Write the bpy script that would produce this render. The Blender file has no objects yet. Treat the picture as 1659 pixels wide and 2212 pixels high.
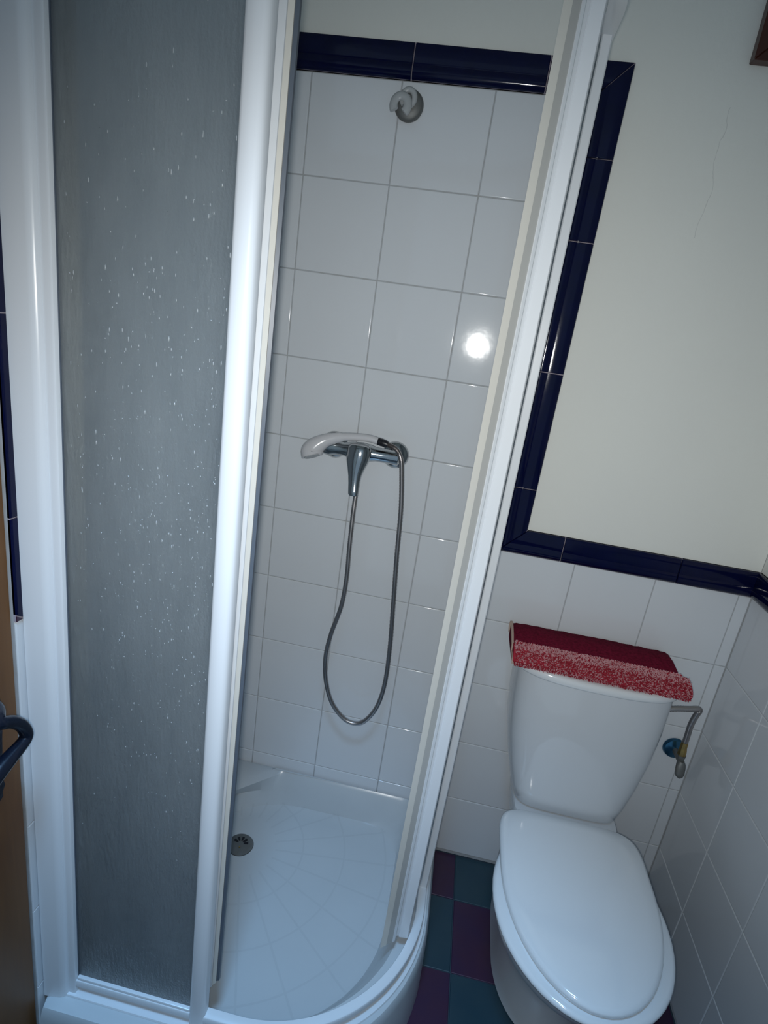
import bpy, bmesh, math, random
from mathutils import Vector, Matrix
random.seed(7)
C = bpy.context.scene.collection
SC = bpy.context.scene

# ------------------------------------------------------------------ camera
cd = bpy.data.cameras.new('camera'); cam = bpy.data.objects.new('camera', cd); C.objects.link(cam)
cd.sensor_fit = 'HORIZONTAL'; cd.sensor_width = 36.0; cd.lens = 36.0*1237.13/1659.0
cd.clip_start = 0.02; cd.clip_end = 50
CAMR = Matrix(((0.9777, -0.1801, 0.1081), (0.1564, 0.2806, -0.947), (0.1402, 0.9428, 0.3025)))
CAMP = Vector((0.4584, -1.4166, 1.5071))
M4 = CAMR.to_quaternion().to_matrix().to_4x4(); M4.translation = CAMP
cam.matrix_world = M4
SC.camera = cam
# ------------------------------------------------------------------ world, lights, exposure
w = bpy.data.worlds.new('world'); SC.world = w; w.use_nodes = True
bg = w.node_tree.nodes['Background']; bg.inputs['Color'].default_value = (0.56, 0.78, 1.0, 1); bg.inputs['Strength'].default_value = 0.36
# the phone's flash: a small lamp right beside the lens
fl = bpy.data.lights.new('flash', 'SPOT'); fl.energy = 30; fl.color = (1.0, 1.0, 0.97); fl.shadow_soft_size = 0.014
fl.spot_size = math.radians(110); fl.spot_blend = 1.0
flo = bpy.data.objects.new('flash', fl); C.objects.link(flo)
flo.location = CAMP + CAMR @ Vector((-0.010, -0.012, 0.0))
aim = CAMR @ Vector((0.07, 0.01, -1))
flo.rotation_euler = aim.to_track_quat('-Z', 'Y').to_euler()
# added blue fill spot, no lamp of the room: brightens the low surfaces
fill = bpy.data.lights.new('ceiling_downlight', 'SPOT'); fill.energy = 140; fill.color = (0.31, 0.61, 1.0); fill.shadow_soft_size = 0.16
fill.spot_size = math.radians(58); fill.spot_blend = 0.9
fillo = bpy.data.objects.new('ceiling_downlight', fill); C.objects.link(fillo); fillo.location = (0.34, -1.30, 2.56)
fillo.rotation_euler = (Vector((0.24, -0.93, 0.0))-fillo.location).to_track_quat('-Z', 'Y').to_euler()
SC.view_settings.view_transform = 'Standard'; SC.view_settings.look = 'None'
SC.view_settings.gamma = 1.0; SC.view_settings.exposure = 0.0; SC.view_settings.use_curve_mapping = False

# ------------------------------------------------------------------ helpers
def lin(c):
    return tuple(((v/255)/12.92 if v/255 <= .04045 else ((v/255+.055)/1.055)**2.4) for v in c)
def mat(name, col, rough=.5, metal=0., spec=.5, noise=None, bump=None, coat=0.):
    m = bpy.data.materials.new(name); m.use_nodes = True
    n = m.node_tree.nodes; l = m.node_tree.links; p = n['Principled BSDF']
    p.inputs['Base Color'].default_value = (*col, 1); p.inputs['Roughness'].default_value = rough
    p.inputs['Metallic'].default_value = metal; p.inputs['Specular IOR Level'].default_value = spec
    if coat: p.inputs['Coat Weight'].default_value = coat; p.inputs['Coat Roughness'].default_value = .05
    tc = n.new('ShaderNodeTexCoord')
    if noise:   # (scale, amount, second colour)
        t = n.new('ShaderNodeTexNoise'); t.inputs['Scale'].default_value = noise[0]; t.inputs['Detail'].default_value = 5
        l.new(tc.outputs['Object'], t.inputs['Vector'])
        r = n.new('ShaderNodeMapRange'); r.inputs[1].default_value = .35; r.inputs[2].default_value = .7; r.inputs[4].default_value = noise[1]
        l.new(t.outputs['Fac'], r.inputs[0])
        x = n.new('ShaderNodeMix'); x.data_type = 'RGBA'
        x.inputs[6].default_value = (*col, 1); x.inputs[7].default_value = (*noise[2], 1)
        l.new(r.outputs[0], x.inputs[0]); l.new(x.outputs[2], p.inputs['Base Color'])
    if bump:    # (scale, strength, distance)
        t = n.new('ShaderNodeTexNoise'); t.inputs['Scale'].default_value = bump[0]; t.inputs['Detail'].default_value = 4
        l.new(tc.outputs['Object'], t.inputs['Vector'])
        b = n.new('ShaderNodeBump'); b.inputs['Strength'].default_value = bump[1]; b.inputs['Distance'].default_value = bump[2]
        l.new(t.outputs['Fac'], b.inputs['Height']); l.new(b.outputs['Normal'], p.inputs['Normal'])
    return m
class MB:
    def __init__(s): s.v = []; s.f = []; s.mi = []
    def add(s, vs, fs, mi=0):
        o = len(s.v); s.v += [tuple(v) for v in vs]; s.f += [tuple(i+o for i in f) for f in fs]; s.mi += [mi]*len(fs); return s
    def box(s, x0, x1, y0, y1, z0, z1, mi=0):
        vs = [(x, y, z) for x in (x0, x1) for y in (y0, y1) for z in (z0, z1)]
        return s.add(vs, [(0,1,3,2), (4,6,7,5), (0,4,5,1), (2,3,7,6), (0,2,6,4), (1,5,7,3)], mi)
    def prism(s, poly, z0, z1, sh0=(0,0), sh1=(0,0), mi=0):
        n = len(poly)
        vs = [(x+sh0[0], y+sh0[1], z0) for x, y in poly]+[(x+sh1[0], y+sh1[1], z1) for x, y in poly]
        return s.add(vs, [tuple(range(n-1, -1, -1)), tuple(range(n, 2*n))]+[(i, (i+1) % n, n+(i+1) % n, n+i) for i in range(n)], mi)
    def loft(s, rings, cap0=True, cap1=True, closed=True, mi=0):
        n = len(rings[0]); vs = [p for r in rings for p in r]; fs = []
        for k in range(len(rings)-1):
            for i in range(n if closed else n-1):
                j = (i+1) % n
                fs.append((k*n+i, k*n+j, (k+1)*n+j, (k+1)*n+i))
        if cap0: fs.append(tuple(range(n-1, -1, -1)))
        if cap1: fs.append(tuple((len(rings)-1)*n+i for i in range(n)))
        return s.add(vs, fs, mi)
    def sweep(s, pts, rad, segs=12, mi=0, cap=True, flat=None):
        pts = [Vector(p) for p in pts]; n = len(pts)
        if not isinstance(rad, list): rad = [rad]*n
        T = [(pts[min(i+1, n-1)]-pts[max(i-1, 0)]).normalized() for i in range(n)]
        up = Vector((0,0,1)) if abs(T[0].z) < .9 else Vector((1,0,0))
        a = T[0].cross(up).normalized(); rings = []
        for i in range(n):
            a = (a-T[i]*a.dot(T[i])).normalized(); b = T[i].cross(a)
            r = rad[i]; ra, rb = (r if isinstance(r, (tuple, list)) else (r, r))
            rings.append([pts[i]+a*ra*math.cos(2*math.pi*k/segs)+b*rb*math.sin(2*math.pi*k/segs) for k in range(segs)])
        return s.loft(rings, cap, cap, mi=mi)
    def lathe(s, prof, origin, axis, segs=28, mi=0):
        """prof: list of (radius, height along axis)"""
        ax = Vector(axis).normalized(); u = ax.orthogonal().normalized(); v = ax.cross(u); o = Vector(origin)
        rings = [[o+ax*h+(u*math.cos(2*math.pi*k/segs)+v*math.sin(2*math.pi*k/segs))*max(r, 1e-4) for k in range(segs)] for r, h in prof]
        return s.loft(rings, True, True, mi=mi)
    def build(s, name, mats, parent=None, smooth=40, loc=None, bevel=None):
        me = bpy.data.meshes.new(name); me.from_pydata(s.v, [], s.f)
        if not isinstance(mats, (list, tuple)): mats = [mats]
        for m in mats: me.materials.append(m)
        for p, i in zip(me.polygons, s.mi): p.material_index = i
        bm = bmesh.new(); bm.from_mesh(me); bmesh.ops.recalc_face_normals(bm, faces=bm.faces)
        if bevel:
            es = [e for e in bm.edges if len(e.link_faces) == 2 and e.calc_face_angle(0) > .6]
            bmesh.ops.bevel(bm, geom=es, offset=bevel[0], segments=bevel[1], affect='EDGES', profile=.5, clamp_overlap=True)
        bm.to_mesh(me); bm.free()
        if smooth:
            for p in me.polygons: p.use_smooth = True
            me.set_sharp_from_angle(angle=math.radians(smooth))
        o = bpy.data.objects.new(name, me); C.objects.link(o)
        if loc: o.location = loc
        if parent: o.parent = parent; 
        if parent and parent.type == 'EMPTY' and not loc: o.matrix_parent_inverse = Matrix.Translation(-parent.location)
        return o
def spline(P, n):
    P = [Vector(p) for p in P]; out = []
    Q = [P[0]*2-P[1]]+P+[P[-1]*2-P[-2]]
    for i in range(1, len(Q)-2):
        for k in range(n):
            t = k/n; a, b, c, d = Q[i-1:i+3]
            out.append(.5*((2*b)+(c-a)*t+(2*a-5*b+4*c-d)*t*t+(3*b-a-3*c+d)*t**3))
    return out+[P[-1]]
def thing(name, label, cat, loc, group=None):
    o = bpy.data.objects.new(name, None); C.objects.link(o); o.location = loc; o.empty_display_size = .05
    o['label'] = label; o['category'] = cat
    if group: o['group'] = group
    bpy.context.view_layer.update()
    return o
def structure(o, label, cat=None):
    o['kind'] = 'structure'; o['label'] = label
    o['category'] = cat or o.name.split('_')[0]
    return o

# ------------------------------------------------------------------ materials
M_tile = mat('white_glazed_tile', (.72, .75, .78), .07, noise=(3, .25, (.64, .67, .70)), bump=(9, .04, .01))
M_grout = mat('grey_grout', (.46, .48, .50), .8, noise=(40, .6, (.36, .35, .33)))
M_grout2 = mat('pale_tile_grout', (.50, .52, .54), .8)
M_plaster = mat('cream_plaster', (.86, .86, .80), .85, noise=(2.5, .5, (.68, .68, .65)), bump=(90, .12, .004))
M_navy = mat('navy_glazed_tile', (.002, .0035, .034), .1, spec=.3, noise=(30, .5, (.002, .004, .022)), bump=(25, .05, .004))
M_ptrim = mat('navy_tile_red_reflection', (.035, .01, .03), .15)  # border corner piece with a red reflection painted into its colour
M_jgrout = mat('pale_grout', (.40, .36, .42), .8)
M_white = mat('white_lacquered_aluminium', (.74, .77, .80), .25, noise=(6, .3, (.70, .72, .75)))
M_cream = mat('cream_plastic', (.72, .70, .64), .35)
M_beige = mat('aged_clear_seal', (.46, .46, .44), .4)
M_dgrey = mat('dark_grey_gasket', (.09, .11, .14), .4)
M_acryl = mat('white_acrylic', (.70, .74, .77), .12, noise=(4, .3, (.64, .68, .71)))
M_ceram = mat('white_ceramic', (.63, .66, .69), .06, coat=.3)
M_seat = mat('white_toilet_plastic', (.78, .81, .83), .12, coat=.3)
M_chrome = mat('chrome', (.50, .52, .53), .10, 1.)
M_steel = mat('dull_steel', (.20, .21, .21), .55, .6, noise=(60, .5, (.17, .16, .14)))
M_hosem = mat('steel_spiral_hose', (.44, .41, .40), .36, 1.)
M_black = mat('black_plastic', (.012, .012, .016), .35)
M_pearl = mat('pearl_grey_plastic', (.60, .60, .62), .2)
M_grip = mat('grey_plastic', (.44, .46, .47), .35)
M_brass = mat('brass', (.55, .38, .14), .35, 1., noise=(70, .6, (.25, .2, .1)))
M_iron = mat('black_forged_iron', (.006, .010, .022), .28, .2, bump=(60, .25, .003))
M_bluecap = mat('blue_grey_chrome', (.05, .16, .27), .2, .8)
M_hem = mat('maroon_woven_hem', (.17, .010, .032), .95, spec=.08, noise=(160, .8, (.07, .005, .015)), bump=(300, .5, .002))
M_pileA = mat('red_pile', (.38, .032, .052), .95, spec=.1)
M_pileB = mat('pale_red_pile', (.66, .37, .40), .95, spec=.1)
M_bind = mat('beige_binding', (.50, .38, .32), .9)
M_wood = mat('dark_brown_wood', (.055, .018, .010), .45)
M_hole = mat('dark_drain_hole', (.004, .005, .01), .6)
M_teal = mat('teal_floor_tile', (.018, .050, .070), .35, noise=(14, .8, (.028, .06, .075)), bump=(30, .1, .003))
M_plum = mat('plum_floor_tile', (.040, .016, .050), .35, noise=(14, .8, (.055, .018, .042)), bump=(30, .1, .003))
M_fgrout = mat('floor_grout', (.035, .055, .075), .8)

def wood(name, c1, c2, axis_scale, rough=.45):
    m = bpy.data.materials.new(name); m.use_nodes = True; n = m.node_tree.nodes; l = m.node_tree.links; p = n['Principled BSDF']
    tc = n.new('ShaderNodeTexCoord'); mp = n.new('ShaderNodeMapping'); mp.inputs['Scale'].default_value = axis_scale
    t = n.new('ShaderNodeTexNoise'); t.inputs['Scale'].default_value = 6; t.inputs['Detail'].default_value = 7; t.inputs['Distortion'].default_value = .8
    x = n.new('ShaderNodeMix'); x.data_type = 'RGBA'; x.inputs[6].default_value = (*c1, 1); x.inputs[7].default_value = (*c2, 1)
    l.new(tc.outputs['Object'], mp.inputs[0]); l.new(mp.outputs[0], t.inputs['Vector']); l.new(t.outputs['Fac'], x.inputs[0]); l.new(x.outputs[2], p.inputs['Base Color'])
    p.inputs['Roughness'].default_value = rough; return m
M_door = wood('oak_door', (.20, .085, .018), (.11, .042, .010), (8, 8, .8))
M_frame = wood('mahogany_wood', (.075, .018, .010), (.040, .010, .007), (8, 8, 1.2), .35)

def frosted():
    """textured, slightly smoky acrylic sheet: scatters most light, lets a little through"""
    m = bpy.data.materials.new('frosted_acrylic'); m.use_nodes = True; n = m.node_tree.nodes; l = m.node_tree.links
    n.remove(n['Principled BSDF']); out = n['Material Output']
    tc = n.new('ShaderNodeTexCoord')
    mp = n.new('ShaderNodeMapping'); mp.inputs['Scale'].default_value = (1, 1, .22)
    v = n.new('ShaderNodeTexVoronoi'); v.inputs['Scale'].default_value = 190; v.feature = 'SMOOTH_F1'
    mp2 = n.new('ShaderNodeMapping'); mp2.inputs['Scale'].default_value = (1, 1, .55)
    ns = n.new('ShaderNodeTexNoise'); ns.inputs['Scale'].default_value = 330; ns.inputs['Detail'].default_value = 4
    l.new(tc.outputs['Object'], mp.inputs[0]); l.new(mp.outputs[0], v.inputs['Vector'])
    l.new(tc.outputs['Object'], mp2.inputs[0]); l.new(mp2.outputs[0], ns.inputs['Vector'])
    ad = n.new('ShaderNodeMath'); ad.operation = 'ADD'; l.new(v.outputs['Distance'], ad.inputs[0]); l.new(ns.outputs['Fac'], ad.inputs[1])
    b = n.new('ShaderNodeBump'); b.inputs['Strength'].default_value = .34; b.inputs['Distance'].default_value = .0035
    l.new(ad.outputs[0], b.inputs['Height'])
    # soap film: soft vertical blotches
    big = n.new('ShaderNodeTexNoise'); big.inputs['Scale'].default_value = 5; big.inputs['Detail'].default_value = 6; big.inputs['Roughness'].default_value = .65
    mp3 = n.new('ShaderNodeMapping'); mp3.inputs['Scale'].default_value = (1.6, 1.6, .5); l.new(tc.outputs['Object'], mp3.inputs[0]); l.new(mp3.outputs[0], big.inputs['Vector'])
    cm = n.new('ShaderNodeMix'); cm.data_type = 'RGBA'; cm.inputs[6].default_value = (.034, .036, .039, 1); cm.inputs[7].default_value = (.105, .108, .110, 1)
    fine = n.new('ShaderNodeTexNoise'); fine.inputs['Scale'].default_value = 48; fine.inputs['Detail'].default_value = 5; fine.inputs['Roughness'].default_value = .7
    mp4 = n.new('ShaderNodeMapping'); mp4.inputs['Scale'].default_value = (1, 1, .30); l.new(tc.outputs['Object'], mp4.inputs[0]); l.new(mp4.outputs[0], fine.inputs['Vector'])
    blend = n.new('ShaderNodeMath'); blend.operation = 'MULTIPLY_ADD'; blend.inputs[1].default_value = .55; l.new(fine.outputs['Fac'], blend.inputs[0]); l.new(big.outputs['Fac'], blend.inputs[2])
    rg = n.new('ShaderNodeMapRange'); rg.inputs[1].default_value = .50; rg.inputs[2].default_value = 1.05; l.new(blend.outputs[0], rg.inputs[0]); l.new(rg.outputs[0], cm.inputs[0])
    df = n.new('ShaderNodeBsdfDiffuse'); l.new(b.outputs[0], df.inputs['Normal']); l.new(cm.outputs[2], df.inputs['Color'])
    tr = n.new('ShaderNodeBsdfTranslucent'); tr.inputs['Color'].default_value = (.72, .77, .80, 1); l.new(b.outputs[0], tr.inputs['Normal'])
    tp = n.new('ShaderNodeBsdfTransparent'); tp.inputs['Color'].default_value = (.8, .83, .84, 1)
    gl = n.new('ShaderNodeBsdfGlossy'); gl.inputs['Roughness'].default_value = .12; gl.inputs['Color'].default_value = (1, 1, 1, 1); l.new(b.outputs[0], gl.inputs['Normal'])
    add = n.new('ShaderNodeAddShader'); l.new(df.outputs[0], add.inputs[0]); l.new(tr.outputs[0], add.inputs[1])
    rf = n.new('ShaderNodeBsdfRefraction'); rf.inputs['Roughness'].default_value = .38; rf.inputs['IOR'].default_value = 1.16; rf.inputs['Color'].default_value = (.85, .88, .89, 1)
    m0 = n.new('ShaderNodeMixShader'); m0.inputs[0].default_value = .55; l.new(rf.outputs[0], m0.inputs[1]); l.new(tp.outputs[0], m0.inputs[2])
    m1 = n.new('ShaderNodeMixShader'); m1.inputs[0].default_value = .40; l.new(add.outputs[0], m1.inputs[1]); l.new(m0.outputs[0], m1.inputs[2])
    fr = n.new('ShaderNodeFresnel'); fr.inputs['IOR'].default_value = 1.4; l.new(b.outputs[0], fr.inputs['Normal'])
    m2 = n.new('ShaderNodeMixShader'); l.new(fr.outputs[0], m2.inputs[0]); l.new(m1.outputs[0], m2.inputs[1]); l.new(gl.outputs[0], m2.inputs[2])
    l.new(m2.outputs[0], out.inputs['Surface']); return m
M_frost = frosted()

def tray_mat():
    """white acrylic with the incised arcs and spokes of the anti-slip relief around the drain (object coords, origin at the drain)"""
    m = mat('white_acrylic_relief', (.55, .585, .605), .24, noise=(5, .35, (.49, .525, .545))); n = m.node_tree.nodes; l = m.node_tree.links; p = n['Principled BSDF']
    tc = n.new('ShaderNodeTexCoord'); sp = n.new('ShaderNodeSeparateXYZ'); l.new(tc.outputs['Object'], sp.inputs[0])
    def mth(op, a, b=None, c=None):
        x = n.new('ShaderNodeMath'); x.operation = op
        for i, q in enumerate((a, b, c)):
            if q is None: continue
            if isinstance(q, (int, float)): x.inputs[i].default_value = q
            else: l.new(q, x.inputs[i])
        return x.outputs[0]
    X, Y, Z = sp.outputs
    r = mth('SQRT', mth('ADD', mth('MULTIPLY', X, X), mth('MULTIPLY', Y, Y)))
    th = mth('ARCTAN2', Y, X)
    dr = mth('ABSOLUTE', mth('SUBTRACT', mth('FRACT', mth('DIVIDE', mth('SUBTRACT', r, .06), .118)), .5))
    ring = mth('LESS_THAN', mth('SUBTRACT', .5, dr), .020)
    sd = mth('FRACT', mth('DIVIDE', mth('ADD', th, 3.30), 0.2618))
    spoke = mth('LESS_THAN', mth('MULTIPLY', mth('SUBTRACT', .5, mth('ABSOLUTE', mth('SUBTRACT', sd, .5))), mth('MULTIPLY', r, .2618)), .0025)
    floor_only = mth('MULTIPLY', mth('LESS_THAN', Z, .0140), mth('GREATER_THAN', r, .10))
    g = mth('MULTIPLY', mth('MAXIMUM', ring, spoke), floor_only)
    b = n.new('ShaderNodeBump'); b.invert = True; b.inputs['Strength'].default_value = .45; b.inputs['Distance'].default_value = .003
    l.new(g, b.inputs['Height']); l.new(b.outputs[0], p.inputs['Normal'])
    src = p.inputs['Base Color'].links[0].from_socket
    x = n.new('ShaderNodeMix'); x.data_type = 'RGBA'; x.inputs[7].default_value = (.45, .48, .50, 1); l.new(src, x.inputs[6]); l.new(mth('MULTIPLY', g, .30), x.inputs[0]); l.new(x.outputs[2], p.inputs['Base Color'])
    return m
M_tray = tray_mat()

# ------------------------------------------------------------------ pieces: glazed tile with eased, rounded front edge
_tc = {}
def tile_mesh(wd, ht, m):
    key = (round(wd, 3), round(ht, 3), m.name)
    if key in _tc: return _tc[key]
    hw, hh = wd/2, ht/2
    lv = [(0, .0075, 90), (0, .0016, 80), (.0007, .0005, 40), (.0022, 0, 0)]
    vs, ns = [], []
    for ins, y, a in lv:
        for sx, sz in ((-1, -1), (1, -1), (1, 1), (-1, 1)):
            vs.append((sx*(hw-ins), y, sz*(hh-ins)))
            q = Vector((sx*.707*math.sin(math.radians(a)), -math.cos(math.radians(a)), sz*.707*math.sin(math.radians(a)))); ns.append(q.normalized())
    fs = [(12, 13, 14, 15)]
    for k in range(3):
        for i in range(4):
            j = (i+1) % 4; fs.append((4*k+i, 4*k+j, 4*k+4+j, 4*k+4+i))
    me = bpy.data.meshes.new('tile'); me.from_pydata(vs, [], fs); me.materials.append(m)
    cn = []
    for p in me.polygons:
        p.use_smooth = True
        side = None if p.index == 0 else [(0,0,-1), (1,0,0), (0,0,1), (-1,0,0)][(p.index-1) % 4]
        for vi in p.vertices:
            a = math.radians(lv[vi//4][2])
            cn.append((0,-1,0) if side is None else tuple(Vector(side)*math.sin(a)+Vector((0,-1,0))*math.cos(a)))
    me.normals_split_custom_set(cn); _tc[key] = me
    return me
def put_tile(name, parent, wd, ht, pos, rot, m, tilt=.0016):
    o = bpy.data.objects.new(name, tile_mesh(wd, ht, m)); C.objects.link(o); o.parent = parent
    r = rot @ Matrix.Rotation(random.gauss(0, tilt), 4, 'X') @ Matrix.Rotation(random.gauss(0, tilt), 4, 'Z')
    o.matrix_basis = Matrix.Translation(pos) @ r
    return o
ID = Matrix.Identity(4)
R_RIGHT = Matrix.Rotation(-math.pi/2, 4, 'Z')    # tile front (-y) faces -x
R_LEFT = Matrix.Rotation(math.pi/2, 4, 'Z')      # faces +x
R_FLOOR = Matrix.Rotation(-math.pi/2, 4, 'X')    # faces +z
GR = .0019

XL, XR, ZT, ZB = -.15, 1.229, 2.01, 1.01         # left wall, right wall, lower edge of the upper and of the low blue border
BW = .067
def spans(a, b, step, origin):
    out = []; k = math.floor((a-origin)/step+1e-6)
    while origin+k*step < b-1e-6:
        s, e = max(a, origin+k*step), min(b, origin+(k+1)*step); k += 1
        if e-s > .012: out.append((s, e))
    return out

# ------------------------------------------------------------------ setting
m = MB()
m.box(XL-.1, XR+.1, .0022, .12, 0, 2.62)                       # masonry with grout face
wall_back = m.build('wall_back', M_grout, smooth=None)
structure(wall_back, 'back wall: white tiles with navy border, cream plaster above')
p = MB(); p.box(XL, XR, .0008, .0022, ZT+BW-.004, 2.62); p.box(.598+BW-.004, XR, .0008, .0022, ZB+BW-.004, ZT+BW-.004)
def plaster_mat():
    m_ = mat('cream_plaster_cracked', (.86, .86, .80), .85, noise=(2.5, .5, (.80, .80, .76)), bump=(90, .12, .004)); n = m_.node_tree.nodes; l = m_.node_tree.links; pb = n['Principled BSDF']
    tc = n.new('ShaderNodeTexCoord'); sp = n.new('ShaderNodeSeparateXYZ'); l.new(tc.outputs['Object'], sp.inputs[0])
    nz = n.new('ShaderNodeTexNoise'); nz.inputs['Scale'].default_value = 9; nz.inputs['Detail'].default_value = 5; l.new(tc.outputs['Object'], nz.inputs['Vector'])
    def mth(op, a, b):
        x = n.new('ShaderNodeMath'); x.operation = op
        for i, q in enumerate((a, b)):
            if isinstance(q, (int, float)): x.inputs[i].default_value = q
            else: l.new(q, x.inputs[i])
        return x.outputs[0]
    d = mth('ABSOLUTE', mth('SUBTRACT', sp.outputs[0], mth('ADD', .845, mth('MULTIPLY', nz.outputs['Fac'], .05))), 0.)
    g = mth('MULTIPLY', mth('LESS_THAN', d, .0006), mth('MULTIPLY', mth('GREATER_THAN', sp.outputs[2], 1.78), mth('LESS_THAN', sp.outputs[2], 2.02)))
    x = n.new('ShaderNodeMix'); x.data_type = 'RGBA'; x.inputs[7].default_value = (.42, .42, .40, 1)
    l.new(pb.inputs['Base Color'].links[0].from_socket, x.inputs[6]); l.new(mth('MULTIPLY', g, .35), x.inputs[0]); l.new(x.outputs[2], pb.inputs['Base Color']); return m_
p.build('plaster', plaster_mat(), wall_back, smooth=None)
for x0, x1 in spans(XL, .598, .2, 0):
    for z0, z1 in spans(.155, ZT, .2, ZT-2.0):
        put_tile('wall_tile', wall_back, x1-x0-GR, z1-z0-GR, ((x0+x1)/2, 0, (z0+z1)/2), ID, M_tile)
for x0, x1 in spans(.598, XR, .2, 0):
    for z0, z1 in spans(.0, ZB, .2, ZB-1.0):
        put_tile('wall_tile', wall_back, x1-x0-GR, z1-z0-GR, ((x0+x1)/2, 0, (z0+z1)/2), ID, M_tile)

wall_right = MB().box(XR+.0022, XR+.12, -2.0, .12, 0, 2.62).build('wall_right', M_grout2, smooth=None)
structure(wall_right, 'right wall: white tiles below a navy border, cream plaster above')
MB().box(XR+.0008, XR+.0022, -2.0, 0, ZB+BW-.004, 2.62).build('plaster', M_plaster, wall_right, smooth=None)
for y0, y1 in spans(-1.2, 0, .2, 0):
    for z0, z1 in spans(.0, ZB, .2, ZB-1.0):
        put_tile('wall_tile', wall_right, y1-y0-GR, z1-z0-GR, (XR, (y0+y1)/2, (z0+z1)/2), R_RIGHT, M_tile)

YE = -.731                                                     # where the left wall's tiling stops at the door
wall_left = MB().box(XL-.12, XL-.0022, YE, .12, 0, 2.62).build('wall_left', M_grout, smooth=None)
structure(wall_left, 'left wall behind the frosted panel: white tiles, navy border, plaster')
MB().box(XL-.0022, XL-.0008, YE, 0, ZT+BW-.004, 2.62).build('plaster', M_plaster, wall_left, smooth=None)
for y0, y1 in spans(-.663, 0, .2, 0):
    for z0, z1 in spans(.155, ZT, .2, ZT-2.0):
        put_tile('wall_tile', wall_left, y1-y0-GR, z1-z0-GR, (XL, (y0+y1)/2, (z0+z1)/2), R_LEFT, M_tile)
for z0, z1 in spans(.0, ZB, .2, ZB-1.0):
    put_tile('wall_tile', wall_left, .068-GR, z1-z0-GR, (XL, -.697, (z0+z1)/2), R_LEFT, M_tile)

# navy border tiles: moulded profile (s across from the outer edge, height), mitred where a run turns
PROF = [(0, -.0075), (0, .004), (.0015, .0075), (.005, .0095), (.018, .0105), (.036, .0108), (.0395, .0098), (.042, .0108), (.050, .0132), (.058, .0120), (.064, .0080), (.067, .003), (.067, -.0075)]
def border(parent, base, along, inward, normal, l0, l1, m0=0, m1=0, g=.0011, mt=None, hs=1.):
    base, along, inward, normal = map(Vector, (base, along, inward, normal)); rings = []
    for L, mi, sg in ((l0+g, m0, 1), (l0+g+.0012, m0, 1), (l1-g-.0012, m1, -1), (l1-g, m1, -1)):
        edge = L in (l0+g, l1-g)
        rings.append([base+along*(L+mi*s)+inward*s+normal*(h*(hs if h > 0 else .3)-(.0012*hs if edge and h > 0 else 0)) for s, h in PROF])
    return MB().loft(rings).build('border_tile', mt or M_navy, parent, smooth=32)
N = (0, -1, 0)
MB().box(XL, .598+BW, -.0035, .0022, ZT, ZT+BW).box(.598, .598+BW, -.0035, .0022, ZB, ZT).box(.598+BW, XR, -.0035, .0022, ZB, ZB+BW).build('border_grout', M_jgrout, wall_back, smooth=None)
for a, b, q0, q1 in ((XL, -.061, 0, 0), (-.061, .219, 0, 0), (.219, .499, 0, 0), (.499, .598+BW, 0, -1)):
    border(wall_back, (0, 0, ZT+BW), (1,0,0), (0,0,-1), N, a, b, q0, q1)
for a, b, q0, q1 in ((ZB+BW, 1.183, -1, 0), (1.183, 1.463, 0, 0), (1.463, 1.743, 0, 0), (1.743, 1.903, 0, 0), (1.903, ZT+BW, 0, -1)):
    border(wall_back, (.598+BW, 0, 0), (0,0,1), (-1,0,0), N, a, b, q0, q1)
for a, b, q0, q1 in ((.598+BW, .760, -1, 0), (.760, 1.0425, 0, 0), (1.0425, XR-.004, 0, 0)):
    border(wall_back, (0, 0, ZB+BW), (1,0,0), (0,0,-1), N, a, b, q0, q1)
MB().box(XR-.0035, XR+.0022, -1.2, 0, ZB, ZB+BW).build('border_grout', M_jgrout, wall_right, smooth=None)
for a, b in ((-1.12, -.84), (-.84, -.56), (-.56, -.28), (-.28, -.004)):
    border(wall_right, (XR, 0, ZB+BW), (0,1,0), (0,0,-1), (-1,0,0), a, b)
# left wall: vertical run beside the door, top run above the shower
MB().box(XL-.0022, XL+.0008, YE, -.663, ZB, ZT+BW).box(XL-.0022, XL+.0008, -.663, 0, ZT, ZT+BW).build('border_grout', M_jgrout, wall_left, smooth=None)
for a, b in ((1.0215, 1.176), (1.176, 1.457), (1.457, 1.737), (1.737, 2.0), (2.0, ZT+BW)):
    border(wall_left, (XL, YE, 0), (0,0,1), (0,1,0), (1,0,0), a, b, -.72 if a < 1.1 else 0, hs=.3)
_o = MB().prism([(YE+.001, 1.0105), (YE+.001, 1.0195), (YE+.0135, 1.0105)], XL-.002, XL+.0025).build('border_tile', M_ptrim, wall_left, smooth=None)
for v in _o.data.vertices: v.co = Vector((v.co.z, v.co.x, v.co.y))
for a, b in ((-.56, -.28), (-.28, -.004)):
    border(wall_left, (XL, 0, ZT+BW), (0,1,0), (0,0,-1), (1,0,0), a, b)

floor = MB().box(XL-.1, XR+.1, -2.0, .12, -.1, -.0022).build('floor', M_fgrout, smooth=None)
structure(floor, 'floor of alternating teal and plum square tiles')
for i, (x0, x1) in enumerate(spans(XL, XR, .2, .075)):
    for j, (y0, y1) in enumerate(spans(-1.15, 0, .2, -1.15)):
        kx = math.floor((x0+x1)/2/.2-.375); ky = math.floor(((y0+y1)/2+1.15)/.2)
        put_tile('floor_tile', floor, x1-x0-.002, y1-y0-.002, ((x0+x1)/2, (y0+y1)/2, 0), R_FLOOR, M_plum if (kx+ky) % 2 == 1 else M_teal, .002)
ceiling = MB().box(XL-.1, XR+.1, -2.0, .12, 2.60, 2.70).build('ceiling', M_plaster, smooth=None)
structure(ceiling, 'plain cream ceiling above the frame')

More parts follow.
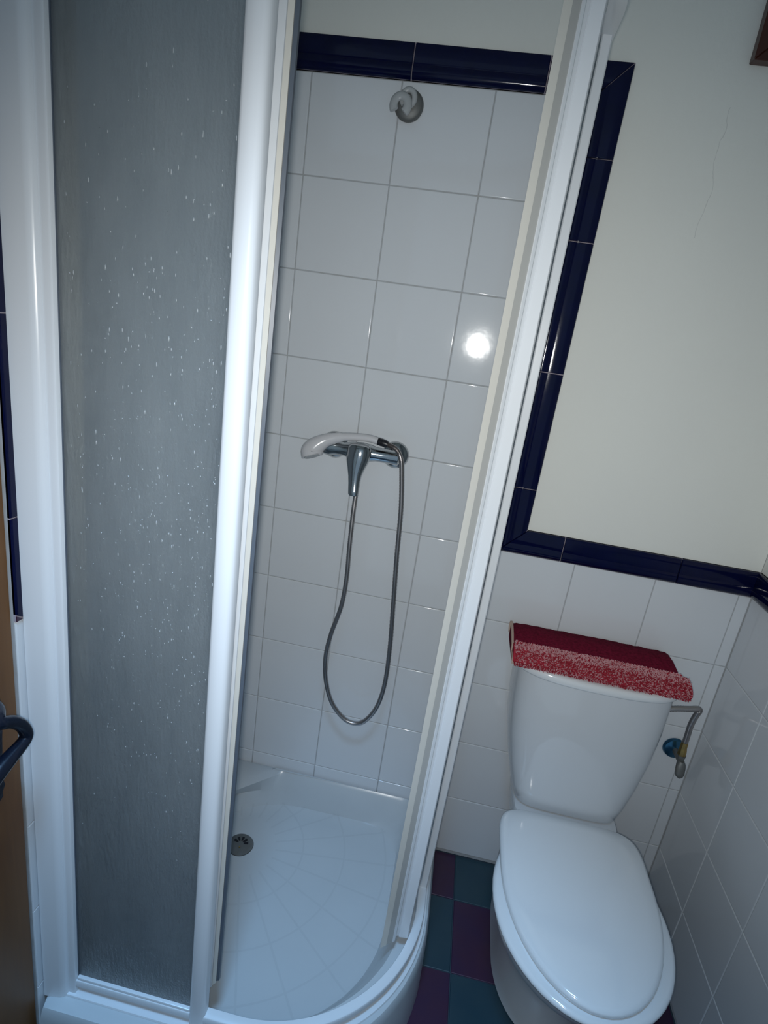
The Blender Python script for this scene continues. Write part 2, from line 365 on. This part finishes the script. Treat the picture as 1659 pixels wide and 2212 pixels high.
# door in the left wall, only its edge is in view
door = MB().box(XL-.05, XL-.0035, -1.55, YE-.002, .0, 2.06).build('door_1', M_door, bevel=(.003, 1))
structure(door, 'brown wooden door at the left edge, with black iron lever')
MB().box(XL-.006, XL+.000, -1.45, -.84, 1.15, 1.95).box(XL-.006, XL, -1.45, -.84, .12, .80).build('raised_panel', M_door, door, bevel=(.005, 2))
R_ = [(-.776, .958), (-.772, .936), (-.768, .893), (-.7665, .86), (-.770, .83), (-.772, .793), (-.770, .775), (-.773, .749), (-.771, .740), (-.777, .730), (-.776, .722), (-.784, .717), (-.789, .699), (-.790, .688), (-.797, .677)]
R_ = [(-.800, .985), (-.785, .975)]+R_
yc = -.812
poly = R_+[(2*yc-y, z) for y, z in reversed(R_)]
pl = MB().prism(poly, XL-.006, XL+.000)
ob = pl.build('escutcheon', M_iron, door, smooth=None)
for v in ob.data.vertices: v.co = Vector((v.co.z, v.co.x, v.co.y))
LV = spline([(XL-.004, yc, .925), (-.115, yc-.004, .926), (-.093, -.836, .923), (-.09, -.816, .909), (-.09, -.800, .892), (-.09, -.791, .872), (-.09, -.793, .862), (-.09, -.804, .857), (-.09, -.822, .853), (-.092, -.85, .842), (-.10, -.865, .825)], 6)
MB().sweep(LV, [.0105 if i < 12 else .0092 + .000035*max(0, i-36)**1.6 for i in range(len(LV))], 14).build('lever_handle', M_iron, ob, smooth=60)

# wooden frame high on the back wall
fx, fz = .877, 2.092
wf = thing('picture_frame', 'dark reddish wooden frame high on the plaster at the top right corner', 'frame', (1.04, 0, fz))
MB().prism([(fx, fz), (1.205, fz), (1.165, fz+.04), (fx+.04, fz+.04)], -.024, .0005).build('bottom_rail', M_frame, wf, bevel=(.0015, 1))
MB().prism([(fx, fz), (fx+.04, fz+.04), (fx+.04, fz+.36), (fx, fz+.40)], -.024, .0005).build('side_rail', M_frame, wf, bevel=(.0015, 1))
MB().prism([(1.205, fz), (1.205, fz+.40), (1.165, fz+.36), (1.165, fz+.04)], -.024, .0005).build('side_rail', M_frame, wf, bevel=(.0015, 1))
MB().prism([(fx, fz+.40), (fx+.04, fz+.36), (1.165, fz+.36), (1.205, fz+.40)], -.024, .0005).build('top_rail', M_frame, wf, bevel=(.0015, 1))
MB().prism([(fx+.035, fz+.035), (1.17, fz+.035), (1.17, fz+.365), (fx+.035, fz+.365)], -.012, .0005).build('backing_panel', M_wood, wf, smooth=None)
for o in wf.children:
    for v in o.data.vertices: v.co = Vector((v.co.x, v.co.z, v.co.y))
    o.data.flip_normals()

# ------------------------------------------------------------------ shower tray
DX, DY = .055, -.208
def arc(cx, cy, r, a0, a1, n=14):
    return [(cx+r*math.cos(math.radians(a0+(a1-a0)*k/n)), cy+r*math.sin(math.radians(a0+(a1-a0)*k/n))) for k in range(n+1)]
def outline(x0, x1, y0, y1, rfr, rbl, rbr, rfl, chamfer=None):
    P = arc(x0+rbl, y1-rbl, rbl, 180, 90) if chamfer is None else [(x0, y1-chamfer), (x0+chamfer, y1)]
    P += arc(x1-rbr, y1-rbr, rbr, 90, 0)+arc(x1-rfr, y0+rfr, rfr, 0, -90)+arc(x0+rfl, y0+rfl, rfl, -90, -180)
    return P
def radial(P, n=144):
    out = []
    for k in range(n):
        a = 2*math.pi*k/n; d = Vector((math.cos(a), math.sin(a))); best = None
        for i in range(len(P)):
            p, q = Vector(P[i])-Vector((DX, DY)), Vector(P[(i+1) % len(P)])-Vector((DX, DY)); e = q-p
            den = d.x*e.y-d.y*e.x
            if abs(den) < 1e-12: continue
            t = (p.x*e.y-p.y*e.x)/den; u = (p.x*d.y-p.y*d.x)/den
            if t > 0 and -1e-6 <= u <= 1+1e-6 and (best is None or t < best): best = t
        out.append(best)
    return out
NT = 144
o_out = radial(outline(XL+.001, .592, -.738, -.001, .378, .01, .01, .01))
o_rim = radial(outline(XL+.006, .588, -.733, -.005, .374, .01, .01, .01))
o_in = radial(outline(XL+.010, .533, -.672, -.006, .318, .03, .03, .03, .222))
o_in2 = radial(outline(XL+.018, .526, -.665, -.015, .311, .03, .03, .03, .232))
o_mid = radial(outline(XL+.040, .508, -.645, -.032, .30, .26, .06, .08))
o_fl = radial(outline(XL+.062, .492, -.628, -.040, .29, .27, .10, .12))
zr = .172
def ringp(ds, z): return [(ds[k]*math.cos(2*math.pi*k/NT), ds[k]*math.sin(2*math.pi*k/NT), (z(ds[k]) if callable(z) else z)-.07) for k in range(NT)]
fz_ = lambda d: .070+.022*d
tr = MB()
ch = lambda k: 0
rings = [ringp([d+.010 for d in o_out], 0.0), ringp([d+.004 for d in o_out], zr-.03), ringp(o_out, zr-.009), ringp([d-.003 for d in o_out], zr-.0035), ringp([d-.012 for d in o_out], zr-.0005), ringp(o_in, zr-.0003), ringp(o_in2, zr-.009),
         ringp(o_mid, .118), ringp([.55*a+.45*b for a, b in zip(o_mid, o_fl)], .098), ringp(o_fl, lambda d: fz_(d)+.004), ringp([d-.015 for d in o_fl], fz_)]
for t in (.8, .6, .4, .2, .08): rings.append(ringp([.037+(d-.015-.037)*t for d in o_fl], fz_))
rings.append(ringp([.037]*NT, .0705)); rings.append(ringp([.035]*NT, .066))
# keep the outer face inside the walls
for r in rings[:4]:
    for k, (x, y, z) in enumerate(r):
        r[k] = (max(x, XL+.0005-DX), min(y, -.0005-DY), z)
tr.loft(rings, cap0=False, cap1=True)
tray = tr.build('shower_tray', M_tray, smooth=35, loc=(DX, DY, .07))
tray['label'] = 'white quarter round shower tray with relief arcs, on the floor in the corner'; tray['category'] = 'shower tray'
dr = MB(); dr.lathe([(.0, -.003), (.035, -.003), (.036, .001), (.035, .0028), (.030, .0040), (.012, .0052), (0, .0055)], (0, 0, .0), (0,0,1), 36)
dcap = dr.build('drain_cover', M_steel, tray)
sl = MB()
for k, a in enumerate((18, 52, 88, 124, 160)):
    a = math.radians(a); d = Vector((math.cos(a), math.sin(a), 0)); q = Vector((-d.y, d.x, 0)); c0 = d*.0085; c1 = d*.0215
    L = [c0+q*.0016, c0-q*.0016, c1-q*.0034, c1+q*.0034]
    MB().add([v+Vector((0,0,.0066-.00012*0)) for v in L]+[v+Vector((0,0,.0035)) for v in L], [(0,1,2,3), (7,6,5,4), (0,4,5,1), (1,5,6,2), (2,6,7,3), (3,7,4,0)]).build('drain_slot', M_hole, dcap, smooth=None)
MB().lathe([(0, .004), (.0022, .004), (.0022, .0068), (0, .007)], (.002, -.012, 0), (0,0,1), 10).build('drain_screw', M_brass, dcap)

# ------------------------------------------------------------------ shower enclosure
enc = thing('shower_enclosure', 'white framed corner shower enclosure with frosted panels standing on the tray', 'shower enclosure', (.22, -.36, zr))
ZR0, ZR1, ZU0, ZU1 = zr, .210, 1.985, 2.035
CX, CY = .235, -.360
def rail_path(r): return [(XL+.03, CY-r)]+[(XL+.03+(CX-XL-.03)*k/4, CY-r) for k in range(1, 4)]+arc(CX, CY, r, -90, 0, 28)+[(CX+r, CY+(-.025-CY)*k/4) for k in range(1, 5)]
def rail(sec, z0):
    mb = MB(); rows = [[(x, y, z0+h) for (x, y) in rail_path(.3305+o)] for o, h in sec]
    rings = [[rows[i][k] for i in range(len(sec))] for k in range(len(rows[0]))]
    return mb.loft(rings)
rail([(-.0085, 0), (-.0085, .0365), (-.0075, .038), (.0098, .038), (.0112, .0365), (.0118, .024), (.0105, .021), (.0060, .0195), (.0055, .008), (.0085, .005), (.0180, .0035), (.0190, 0)], zr).build('bottom_rail', M_white, enc, smooth=50)
rail([(-.012, 0), (-.012, .048), (-.010, .05), (.012, .05), (.0145, .047), (.0145, .002), (.0125, 0)], ZU0).build('top_rail', M_white, enc, smooth=50)
# wall profiles
wp = MB(); wp.prism([(XL+.001, -.7170), (XL+.003, -.7185), (-.118, -.7150), (-.112, -.7130), (-.1085, -.7105), (-.1065, -.7085), (-.1055, -.7040), (-.0945, -.7040), (-.0915, -.7025), (-.0905, -.699), (-.0905, -.680), (XL+.001, -.680)], zr, ZU1)
wp.build('wall_profile', M_white, enc, smooth=35)
wp = MB(); wp.prism([(.553, -.002), (.5735, -.002), (.5735, -.030), (.553, -.030)], zr, ZU1); wp.build('wall_profile', M_white, enc, bevel=(.002, 2))
MB().prism([(-.0906, -.6955), (-.0892, -.6955), (-.0892, -.686), (-.0906, -.686)], ZR1+.006, ZU0).build('pane_seal', M_dgrey, enc, smooth=None)
# fixed panels: pane with stile, bead
fp = MB().box(-.0920, .160, -.6935, -.6885, ZR1-.008, ZU0+.008).build('fixed_panel', M_frost, enc, smooth=None)
fp['label'] = 'frosted pane fixed to the left wall'
MB().box(-.0895, -.0610, -.6884, -.6868, ZR1+.006, ZU0+.006).build('edge_strip', mat('yellowed_film', (.50, .46, .40), .5), fp, smooth=None)
dp = MB(); rnd = random.Random(3)
for _ in range(650):
    x = -.080+.222*rnd.random()**.75; z = .45+1.40*rnd.betavariate(3.2, 2.6); r = rnd.uniform(.00045, .0010); st = rnd.choice((1, 1.3, 2.2, 3.4))
    rr_ = [[(x+r*f*math.cos(2*math.pi*k/7), -.6935-r*h, z+r*st*f*math.sin(2*math.pi*k/7)) for k in range(7)] for f, h in ((1, -.05), (.86, .30), (.5, .52), (.12, .60))]
    dp.loft(rr_)
dpo = dp.build('water_droplets', mat('water_drop', (.35, .38, .40), .06, spec=.8, coat=.6), fp, smooth=85); dpo['kind'] = 'stuff'
MB().prism([(.1462, -.700), (.148, -.7035), (.152, -.7055), (.160, -.7065), (.168, -.7060), (.1735, -.7035), (.1770, -.698), (.1770, -.684), (.1462, -.684)], zr+.016, ZU0+.012).build('stile', M_white, fp, smooth=40)
MB().prism([(-.0905, -.700), (.147, -.700), (.147, -.684), (-.0905, -.684)], ZR1-.010, ZR1+.006).build('bottom_bead', M_white, fp, bevel=(.003, 2))
fq = MB().box(.5635, .5685, -.305, -.028, ZR1-.008, ZU0+.008).build('fixed_panel', M_frost, enc, smooth=None)
fq['label'] = 'frosted pane fixed to the back wall, seen edge on'
MB().prism([(.5602, -.312), (.562, -.314), (.575, -.314), (.5768, -.312), (.5768, -.282), (.5602, -.282)], zr+.030, ZU0+.002).build('stile', M_white, fq, smooth=40)
MB().box(.560, .5728, -.283, -.030, ZR1-.010, ZR1+.006).build('bottom_bead', M_white, fq, bevel=(.003, 2))
# sliding doors (left one slid fully behind its fixed pane)
sh0, sh1 = (-.007, 0), (.0015, 0)
dl = MB().prism([(-.097, -.657), (.158, -.657), (.158, -.652), (-.097, -.652)], ZR1+.004, ZU0-.004, (-.004, 0), sh1).build('sliding_door', M_frost, enc, smooth=None)
dl['label'] = 'frosted door slid behind the left pane'
MB().prism([(.1555, -.660), (.1575, -.663), (.1735, -.650), (.1745, -.644), (.1555, -.644)], ZR1+.002, ZU0-.004, sh0, sh1).build('stile', M_white, dl, smooth=40)
MB().prism([(.1745, -.649), (.1800, -.643), (.1800, -.638), (.1720, -.640)], ZR1+.006, ZU0-.004, sh0, sh1).build('magnet_strip', M_cream, dl, smooth=None)
MB().prism([(.1805, -.642), (.1855, -.640), (.1855, -.634), (.1795, -.636)], ZR1+.010, ZU0-.004, sh0, sh1).build('rubber_lip', M_dgrey, dl, smooth=None)
MB().prism([(-.100, -.660), (-.094, -.660), (-.094, -.649), (-.100, -.649)], ZR1+.004, ZU0-.004, (-.004, 0), sh1).build('trailing_edge', M_beige, dl, smooth=None)
dq = MB().prism([(.5385, -.440), (.5435, -.440), (.5470, -.200), (.5420, -.200)], ZR1+.004, ZU0-.004).build('sliding_door', M_frost, enc, smooth=None)
dq['label'] = 'frosted door half open at the right, seen edge on'
MB().prism([(.5232, -.4515), (.5250, -.4530), (.5430, -.4510), (.5448, -.4490), (.5470, -.432), (.5290, -.430)], ZR1+.002, ZU0-.004).build('stile', M_white, dq, smooth=40)
MB().prism([(.5165, -.455), (.5232, -.4505), (.5290, -.436), (.5240, -.436)], ZR1+.004, ZU0-.004).build('stile_groove', M_white, dq, smooth=None)
MB().prism([(.5110, -.466), (.5125, -.4675), (.5165, -.4645), (.5185, -.452), (.5160, -.450)], ZR1+.001, ZU0-.004).build('stile_ridge', M_white, dq, smooth=None)
MB().prism([(.4985, -.4765), (.5110, -.4665), (.5120, -.4610), (.5000, -.4710)], ZR1+.000, ZU0-.004).build('seal_lip', M_beige, dq, smooth=None)
MB().prism([(.4868, -.4870), (.4990, -.4770), (.5000, -.4715), (.4880, -.4815)], ZR1+.000, ZU0-.004).build('magnet_strip', M_cream, dq, smooth=None)

# ------------------------------------------------------------------ wall bracket for the handset
hb = thing('shower_bracket', 'grey round wall bracket for the handset, just under the upper navy border', 'bracket', (.222, -.001, 1.965))
MB().lathe([(.0, .0), (.0305, .0), (.0315, .004), (.0305, .009), (.026, .013), (.015, .016), (0, .017)], (.222, -.0005, 1.963), (0,-1,0), 36).build('base', M_steel, hb)
def ring3(c, r, tube, a0, a1, n, ax, ay, segs=12):
    c, ax, ay = Vector(c), Vector(ax), Vector(ay)
    return MB().sweep([c+ax*r*math.cos(math.radians(a0+(a1-a0)*k/n))+ay*r*1.15*math.sin(math.radians(a0+(a1-a0)*k/n)) for k in range(n+1)], tube, segs)
ring3((.2225, -.030, 1.9690), .0130, (.0048, .006), -80, 235, 26, (1,0,0), (0,.0,1)).build('swivel_loop', M_grip, hb, smooth=60)
MB().sweep([(.2215, -.013, 1.968), (.2215, -.034, 1.968)], [.0075, .0065], 16).build('pivot', M_grip, hb, smooth=60)
ring3((.2110, -.046, 1.9500), .0150, (.0050, .009), -50, 218, 26, (1,0,0), (0,.12,1)).build('holder_clip', M_grip, hb, smooth=60)

# ------------------------------------------------------------------ mixer
mx = thing('shower_mixer', 'chrome single lever shower mixer on the white tiles', 'tap', (.225, -.001, 1.21))
for x in (.147, .3045):
    e = MB().lathe([(0, 0), (.0335, 0), (.0345, .003), (.0320, .010), (.022, .016), (.016, .018), (.0155, .030), (0, .030)], (x, -.0008, 1.210), (0,-1,0), 32)
    e.build('escutcheon', M_chrome, mx)
def cring(x, ry, rz, cy=-.048, cz=1.212, n=24): return [(x, cy+ry*math.cos(2*math.pi*k/n), cz+rz*math.sin(2*math.pi*k/n)) for k in range(n)]
MB().loft([cring(.128, .010, .010), cring(.131, .019, .020), cring(.145, .0205, .0225), cring(.160, .019, .0185), cring(.180, .019, .0165), cring(.200, .022, .021), cring(.225, .0235, .0235), cring(.248, .022, .021), cring(.262, .0175, .0175), cring(.300, .0175, .0170), cring(.318, .018, .0185), cring(.323, .012, .012)]).build('body', M_chrome, mx, smooth=50)
def lring(cx, cy, z, a, b, n=24): return [(cx+a*math.cos(2*math.pi*k/n)*(1), cy+b*math.sin(2*math.pi*k/n), z) for k in range(n)]
lev_r = [(.2255, -.080, 1.2375, .014, .010), (.2255, -.080, 1.235, .024, .017), (.2255, -.081, 1.226, .0290, .020), (.2250, -.083, 1.212, .0300, .0205), (.2245, -.087, 1.197, .0275, .0185), (.2240, -.092, 1.179, .0210, .0145), (.2245, -.0975, 1.161, .0160, .0110), (.2260, -.103, 1.144, .0138, .0085), (.2275, -.108, 1.129, .0128, .0070), (.2285, -.1115, 1.120, .0120, .0065), (.2287, -.1130, 1.1165, .009, .004)]
MB().loft([lring(*r) for r in lev_r]).build('lever', M_chrome, mx, smooth=60)
MB().lathe([(0, 0), (.023, 0), (.0235, .012), (.022, .022), (0, .022)], (.2235, -.060, 1.214), (0,-1,0), 28).build('cartridge_collar', M_chrome, mx)
MB().lathe([(0, 0), (.0105, 0), (.0105, .014), (.0085, .016), (.0085, .030), (0, .030)], (.2265, -.052, 1.192), (0,0,-1), 16).build('outlet', M_chrome, mx)

# ------------------------------------------------------------------ handset with hose, resting on the mixer
hs = thing('shower_handset', 'pearl grey shower handset with steel hose, lying across the chrome mixer', 'shower head', (.2, -.07, 1.25))
hp = spline([(.266, -.068, 1.2490), (.245, -.068, 1.2520), (.220, -.067, 1.2508), (.190, -.067, 1.2470), (.162, -.068, 1.2400), (.138, -.070, 1.2300), (.118, -.073, 1.2150), (.1080, -.076, 1.2000), (.1120, -.079, 1.1890)], 5)
hr = [.0088, .0090, .0092, .0097, .0108, .0135, .0185, .0230, .0240]
rr = []
for i in range(8):
    for k in range(5): rr.append(hr[i]+(hr[i+1]-hr[i])*k/5)
rr.append(hr[-1])
rr = [(r*1.0, r*(1.0 if i < 18 else 1.18)) for i, r in enumerate(rr)]
MB().sweep(hp, rr, 20).build('handle', M_pearl, hs, smooth=55)
fd = (Vector(hp[-1])-Vector(hp[-2])).normalized()
MB().lathe([(0, 0), (.0215, 0), (.022, .002), (.019, .0035), (0, .004)], Vector(hp[-1])-fd*.0005, fd, 24).build('spray_face', M_grip, hs)
cn = MB().sweep([(.264, -.068, 1.2494), (.268, -.068, 1.2488), (.2685, -.068, 1.2487), (.276, -.0685, 1.2476), (.2765, -.0685, 1.2475), (.282, -.069, 1.2465), (.290, -.070, 1.2450)], [.0088, .0098, .0088, .0098, .0088, .0092, .0070], 16)
cn.build('hose_connector', M_black, hs, smooth=30)
H = [(.290, -.070, 1.2450), (.302, -.073, 1.2425), (.315, -.078, 1.237), (.327, -.080, 1.219), (.334, -.080, 1.187), (.346, -.080, 1.095), (.354, -.080, .973), (.364, -.079, .846), (.374, -.077, .711), (.3760, -.075, .596), (.3640, -.072, .516), (.337, -.070, .462), (.3085, -.069, .446), (.275, -.069, .456), (.237, -.070, .500), (.2130, -.072, .569), (.2050, -.074, .641), (.2125, -.076, .715), (.230, -.077, .802), (.2340, -.076, .883), (.2300, -.072, .972), (.2270, -.064, 1.060), (.2265, -.055, 1.130), (.2265, -.052, 1.166)]
hpts = spline(H, 26)
MB().sweep(hpts, [.0064 if i % 2 else .0056 for i in range(len(hpts))], 10, cap=True).build('hose', M_hosem, hs, smooth=80)

# ------------------------------------------------------------------ toilet
TX = .893
wc = thing('toilet', 'white close coupled toilet with closed lid against the tiled wall', 'toilet', (TX, -.35, 0))
def egg(hw, yr, yw, yf, n=56, er=3.2, ef=2.0):
    P = []
    for k in range(n):
        a = 2*math.pi*k/n; c, s = math.cos(a), math.sin(a)
        if s >= 0: x = hw*math.copysign(abs(c)**(2/er), c); y = yw+(yr-yw)*abs(s)**(2/er)
        else: x = hw*math.copysign(abs(c)**(2/ef), c); y = yw-(yw-yf)*abs(s)**(2/ef)
        P.append((x, y))
    return P
def er(z, *a, **k): return [(TX+x, y, z) for x, y in egg(*a, **k)]
bowl = MB().loft([er(.002, .116, -.04, -.28, -.455, er=4), er(.02, .113, -.04, -.28, -.450, er=4), er(.10, .108, -.04, -.28, -.448, er=4), er(.17, .112, -.04, -.30, -.468, er=4), er(.24, .134, -.05, -.34, -.525, er=3.5), er(.30, .160, -.09, -.40, -.590, er=2.6), er(.34, .177, -.15, -.42, -.626, er=2.1), er(.362, .181, -.18, -.42, -.634, er=2), er(.366, .178, -.18, -.42, -.630, er=2)])
bowl.build('bowl', M_ceram, wc, smooth=50)
def rr_outline(hw, y0, y1, r, z, n=6):
    P = []
    for cx, cy, a0 in ((hw-r, y1-r, 0), (-hw+r, y1-r, 90), (-hw+r, y0+r, 180), (hw-r, y0+r, 270)):
        P += [(TX+cx+r*math.cos(math.radians(a0+90*k/n)), cy+r*math.sin(math.radians(a0+90*k/n)), z) for k in range(n+1)]
    return P
MB().loft([rr_outline(.118, -.225, -.012, .03, .30), rr_outline(.126, -.222, -.012, .035, .355), rr_outline(.131, -.215, -.012, .04, .388), rr_outline(.128, -.212, -.014, .04, .395)]).build('rear_deck', M_ceram, wc, smooth=50)
# seat and lid
MB().loft([er(.368, .180, -.205, -.42, -.636, er=2.1), er(.371, .186, -.203, -.42, -.644, er=2.1), er(.378, .1885, -.203, -.42, -.647, er=2.1), er(.383, .186, -.204, -.42, -.645, er=2.1), er(.386, .180, -.206, -.42, -.638, er=2.1)]).build('seat', M_seat, wc, smooth=60)
MB().loft([er(.388, .168, -0.194, -.36, -.628, er=6), er(.390, .1715, -0.191, -.36, -.633, er=6), er(.396, .1725, -0.191, -.36, -.635, er=6), er(.401, .1705, -0.192, -.36, -.633, er=6), er(.4045, .163, -0.196, -.36, -.624, er=6), er(.4065, .140, -.22, -.36, -.595, er=4), er(.408, .08, -.28, -.37, -.50)]).build('seat_lid', M_seat, wc, smooth=60)
for s in (-1, 1):
    MB().sweep([(TX+s*.085-.018, -.1985, .3945), (TX+s*.085+.018, -.1985, .3945)], .0065, 14).build('hinge', M_seat, wc)
def cis(z, hw, yf, yw=-.085, ef=2.6): return er(z, hw, -.006, yw, yf, er=12, ef=ef)
MB().loft([cis(.394, .114, -.158, ef=5), cis(.396, .124, -.174, ef=5), cis(.404, .132, -.182, ef=5), cis(.44, .147, -.184, ef=4.2), cis(.50, .164, -.184, ef=3.6), cis(.58, .180, -.182, ef=3.2), cis(.66, .1885, -.177, ef=2.8), cis(.735, .192, -.168), cis(.756, .192, -.165)]).build('cistern', M_ceram, wc, smooth=50)
MB().loft([cis(.757, .190, -.162), cis(.760, .1975, -.172), cis(.764, .200, -.174), cis(.773, .2005, -.174), cis(.779, .198, -.171), cis(.782, .192, -.164)]).build('cistern_lid', M_seat, wc, smooth=50)

# ------------------------------------------------------------------ red bath mat folded on the cistern
bmt = thing('bath_mat', 'red bath mat folded on top of the toilet cistern', 'bath mat', (.88, -.1, .783))
def matring(x, k, tk=0., e=0.):
    j = lambda a: random.uniform(-a, a)
    P = [(-.020, .785), (-.016, .800), (-.016, .822), (-.022, .829), (-.060, .8285), (-.108, .824), (-.113, .8185), (-.119, .823), (-.131, .8225), (-.147, .818), (-.160, .808), (-.1665, .797), (-.162, .786), (-.150, .7835), (-.10, .7835)]
    return [(x, y+j(.0012), z+.001*math.sin(9*x+y*30)+j(.0008)+.0) for y, z in P]
rows = [matring(.676+.402*k/36, k) for k in range(37)]
for k in range(34, 37):                                             # the corner of the pile reaches further out than the hem
    rows[k] = [(x+(.016*(k-33)/3 if y < -.116 else -.004*(k-33)/3), y, z) for x, y, z in rows[k]]
for k in (0, 36):
    rows[k] = [(x, y*.97-.003, .803+(z-.803)*.86) for x, y, z in rows[k]]
mm = MB().loft(rows); n_ = 15
mm.mi = []
for f in mm.f:
    i = min(v % n_ for v in f); js = sorted(v % n_ for v in f)
    mm.mi.append(0 if len(f) > 4 or max(js) <= 6 or (0 in js and 14 in js) else 1)
mm.build('folded_mat', [M_hem, M_pileA], bmt, smooth=60)
pile = MB(); pr = [(-.114, .820), (-.119, .8235), (-.131, .8225), (-.147, .818), (-.160, .808), (-.1665, .797), (-.163, .787), (-.155, .784)]
seg = [math.dist(pr[i], pr[i+1]) for i in range(len(pr)-1)]; tot = sum(seg)
for _ in range(9500):
    t = random.random()*tot; i = 0
    while t > seg[i] and i < len(seg)-1: t -= seg[i]; i += 1
    f = t/seg[i]; y = pr[i][0]+(pr[i+1][0]-pr[i][0])*f; z = pr[i][1]+(pr[i+1][1]-pr[i][1])*f
    nrm = Vector((0, (pr[i+1][1]-pr[i][1]), -(pr[i+1][0]-pr[i][0]))).normalized()
    x = random.uniform(.680, 1.090 if y < -.128 else 1.076)
    d = (nrm+Vector((random.gauss(0, .55), random.gauss(0, .45), random.gauss(0, .45)))).normalized()
    L = random.uniform(.003, .0062); q = d.orthogonal().normalized(); q2 = d.cross(q); c = Vector((x, y, z)); r = random.uniform(.0008, .0013)
    mi = 1 if random.random() < (.70 if y > -.146 else .38) else 0
    vs = [c+q*r, c-q*.5*r+q2*.87*r, c-q*.5*r-q2*.87*r]
    tip = c+d*L; ts = [tip+q*r*.7, tip-q*.35*r+q2*.6*r, tip-q*.35*r-q2*.6*r]
    if min(v.z for v in ts) < .7832: continue
    pile.add(vs+ts, [(0,1,4,3), (1,2,5,4), (2,0,3,5), (3,4,5)], mi)
po = pile.build('pile', [M_pileA, M_pileB], bmt, smooth=None); po['kind'] = 'stuff'
bd = MB().sweep(spline([(.677, -.017, .795), (.6745, -.015, .815), (.6755, -.020, .8275), (.6755, -.055, .827), (.675, -.100, .821), (.6755, -.122, .815), (.676, -.124, .803), (.677, -.140, .802), (.677, -.160, .798), (.678, -.161, .788)], 5), (.0022, .0034), 8)
bd.build('binding', M_bind, bmt, smooth=60)

# ------------------------------------------------------------------ water supply of the cistern
sv = thing('stop_valve', 'small metal stop valve with round blue-grey cover on tiles right of toilet', 'valve', (1.174, 0, .543))
MB().lathe([(0, 0), (.029, 0), (.030, .003), (.027, .010), (.016, .015), (0, .016)], (1.174, -.0008, .546), (0,-1,0), 28).build('cover', M_bluecap, sv)
MB().sweep([(1.174, -.014, .546), (1.174, -.060, .546)], .0085, 14).build('body', M_steel, sv, smooth=50)
MB().lathe([(0, 0), (.0105, 0), (.0115, .004), (.0115, .010), (0, .011)], (1.174, -.050, .552), (-.05, 0, 1), 6).build('nut', M_steel, sv, smooth=20)
MB().loft([[(1.174+a*math.cos(2*math.pi*k/10), -.062-h*.35+b*math.sin(2*math.pi*k/10), .546-h) for k in range(10)] for h, a, b in ((-.004, .007, .008), (.004, .012, .010), (.014, .013, .009), (.026, .0125, .008), (.034, .009, .006), (.037, .004, .004))]).build('handle', M_steel, sv, smooth=40)
sh = thing('supply_hose', 'braided supply hose bending from the cistern side down to the valve', 'hose', (1.17, -.05, .57))
SP = spline([(1.083, -.066, .692), (1.118, -.064, .701), (1.148, -.062, .7065), (1.166, -.060, .710), (1.1735, -.058, .7060), (1.1725, -.056, .694), (1.1695, -.055, .676), (1.168, -.054, .652), (1.170, -.052, .625), (1.171, -.051, .600)], 10)
MB().sweep(SP, [.0078 if i % 2 else .0070 for i in range(len(SP))], 10).build('braided_tube', M_hosem, sh, smooth=80)
MB().sweep([(1.171, -.051, .604), (1.1715, -.0505, .598), (1.172, -.050, .585), (1.173, -.050, .575), (1.173, -.050, .562)], [.0075, .0088, .0090, .0105, .0105], 8).build('brass_nut', M_brass, sh, smooth=25)
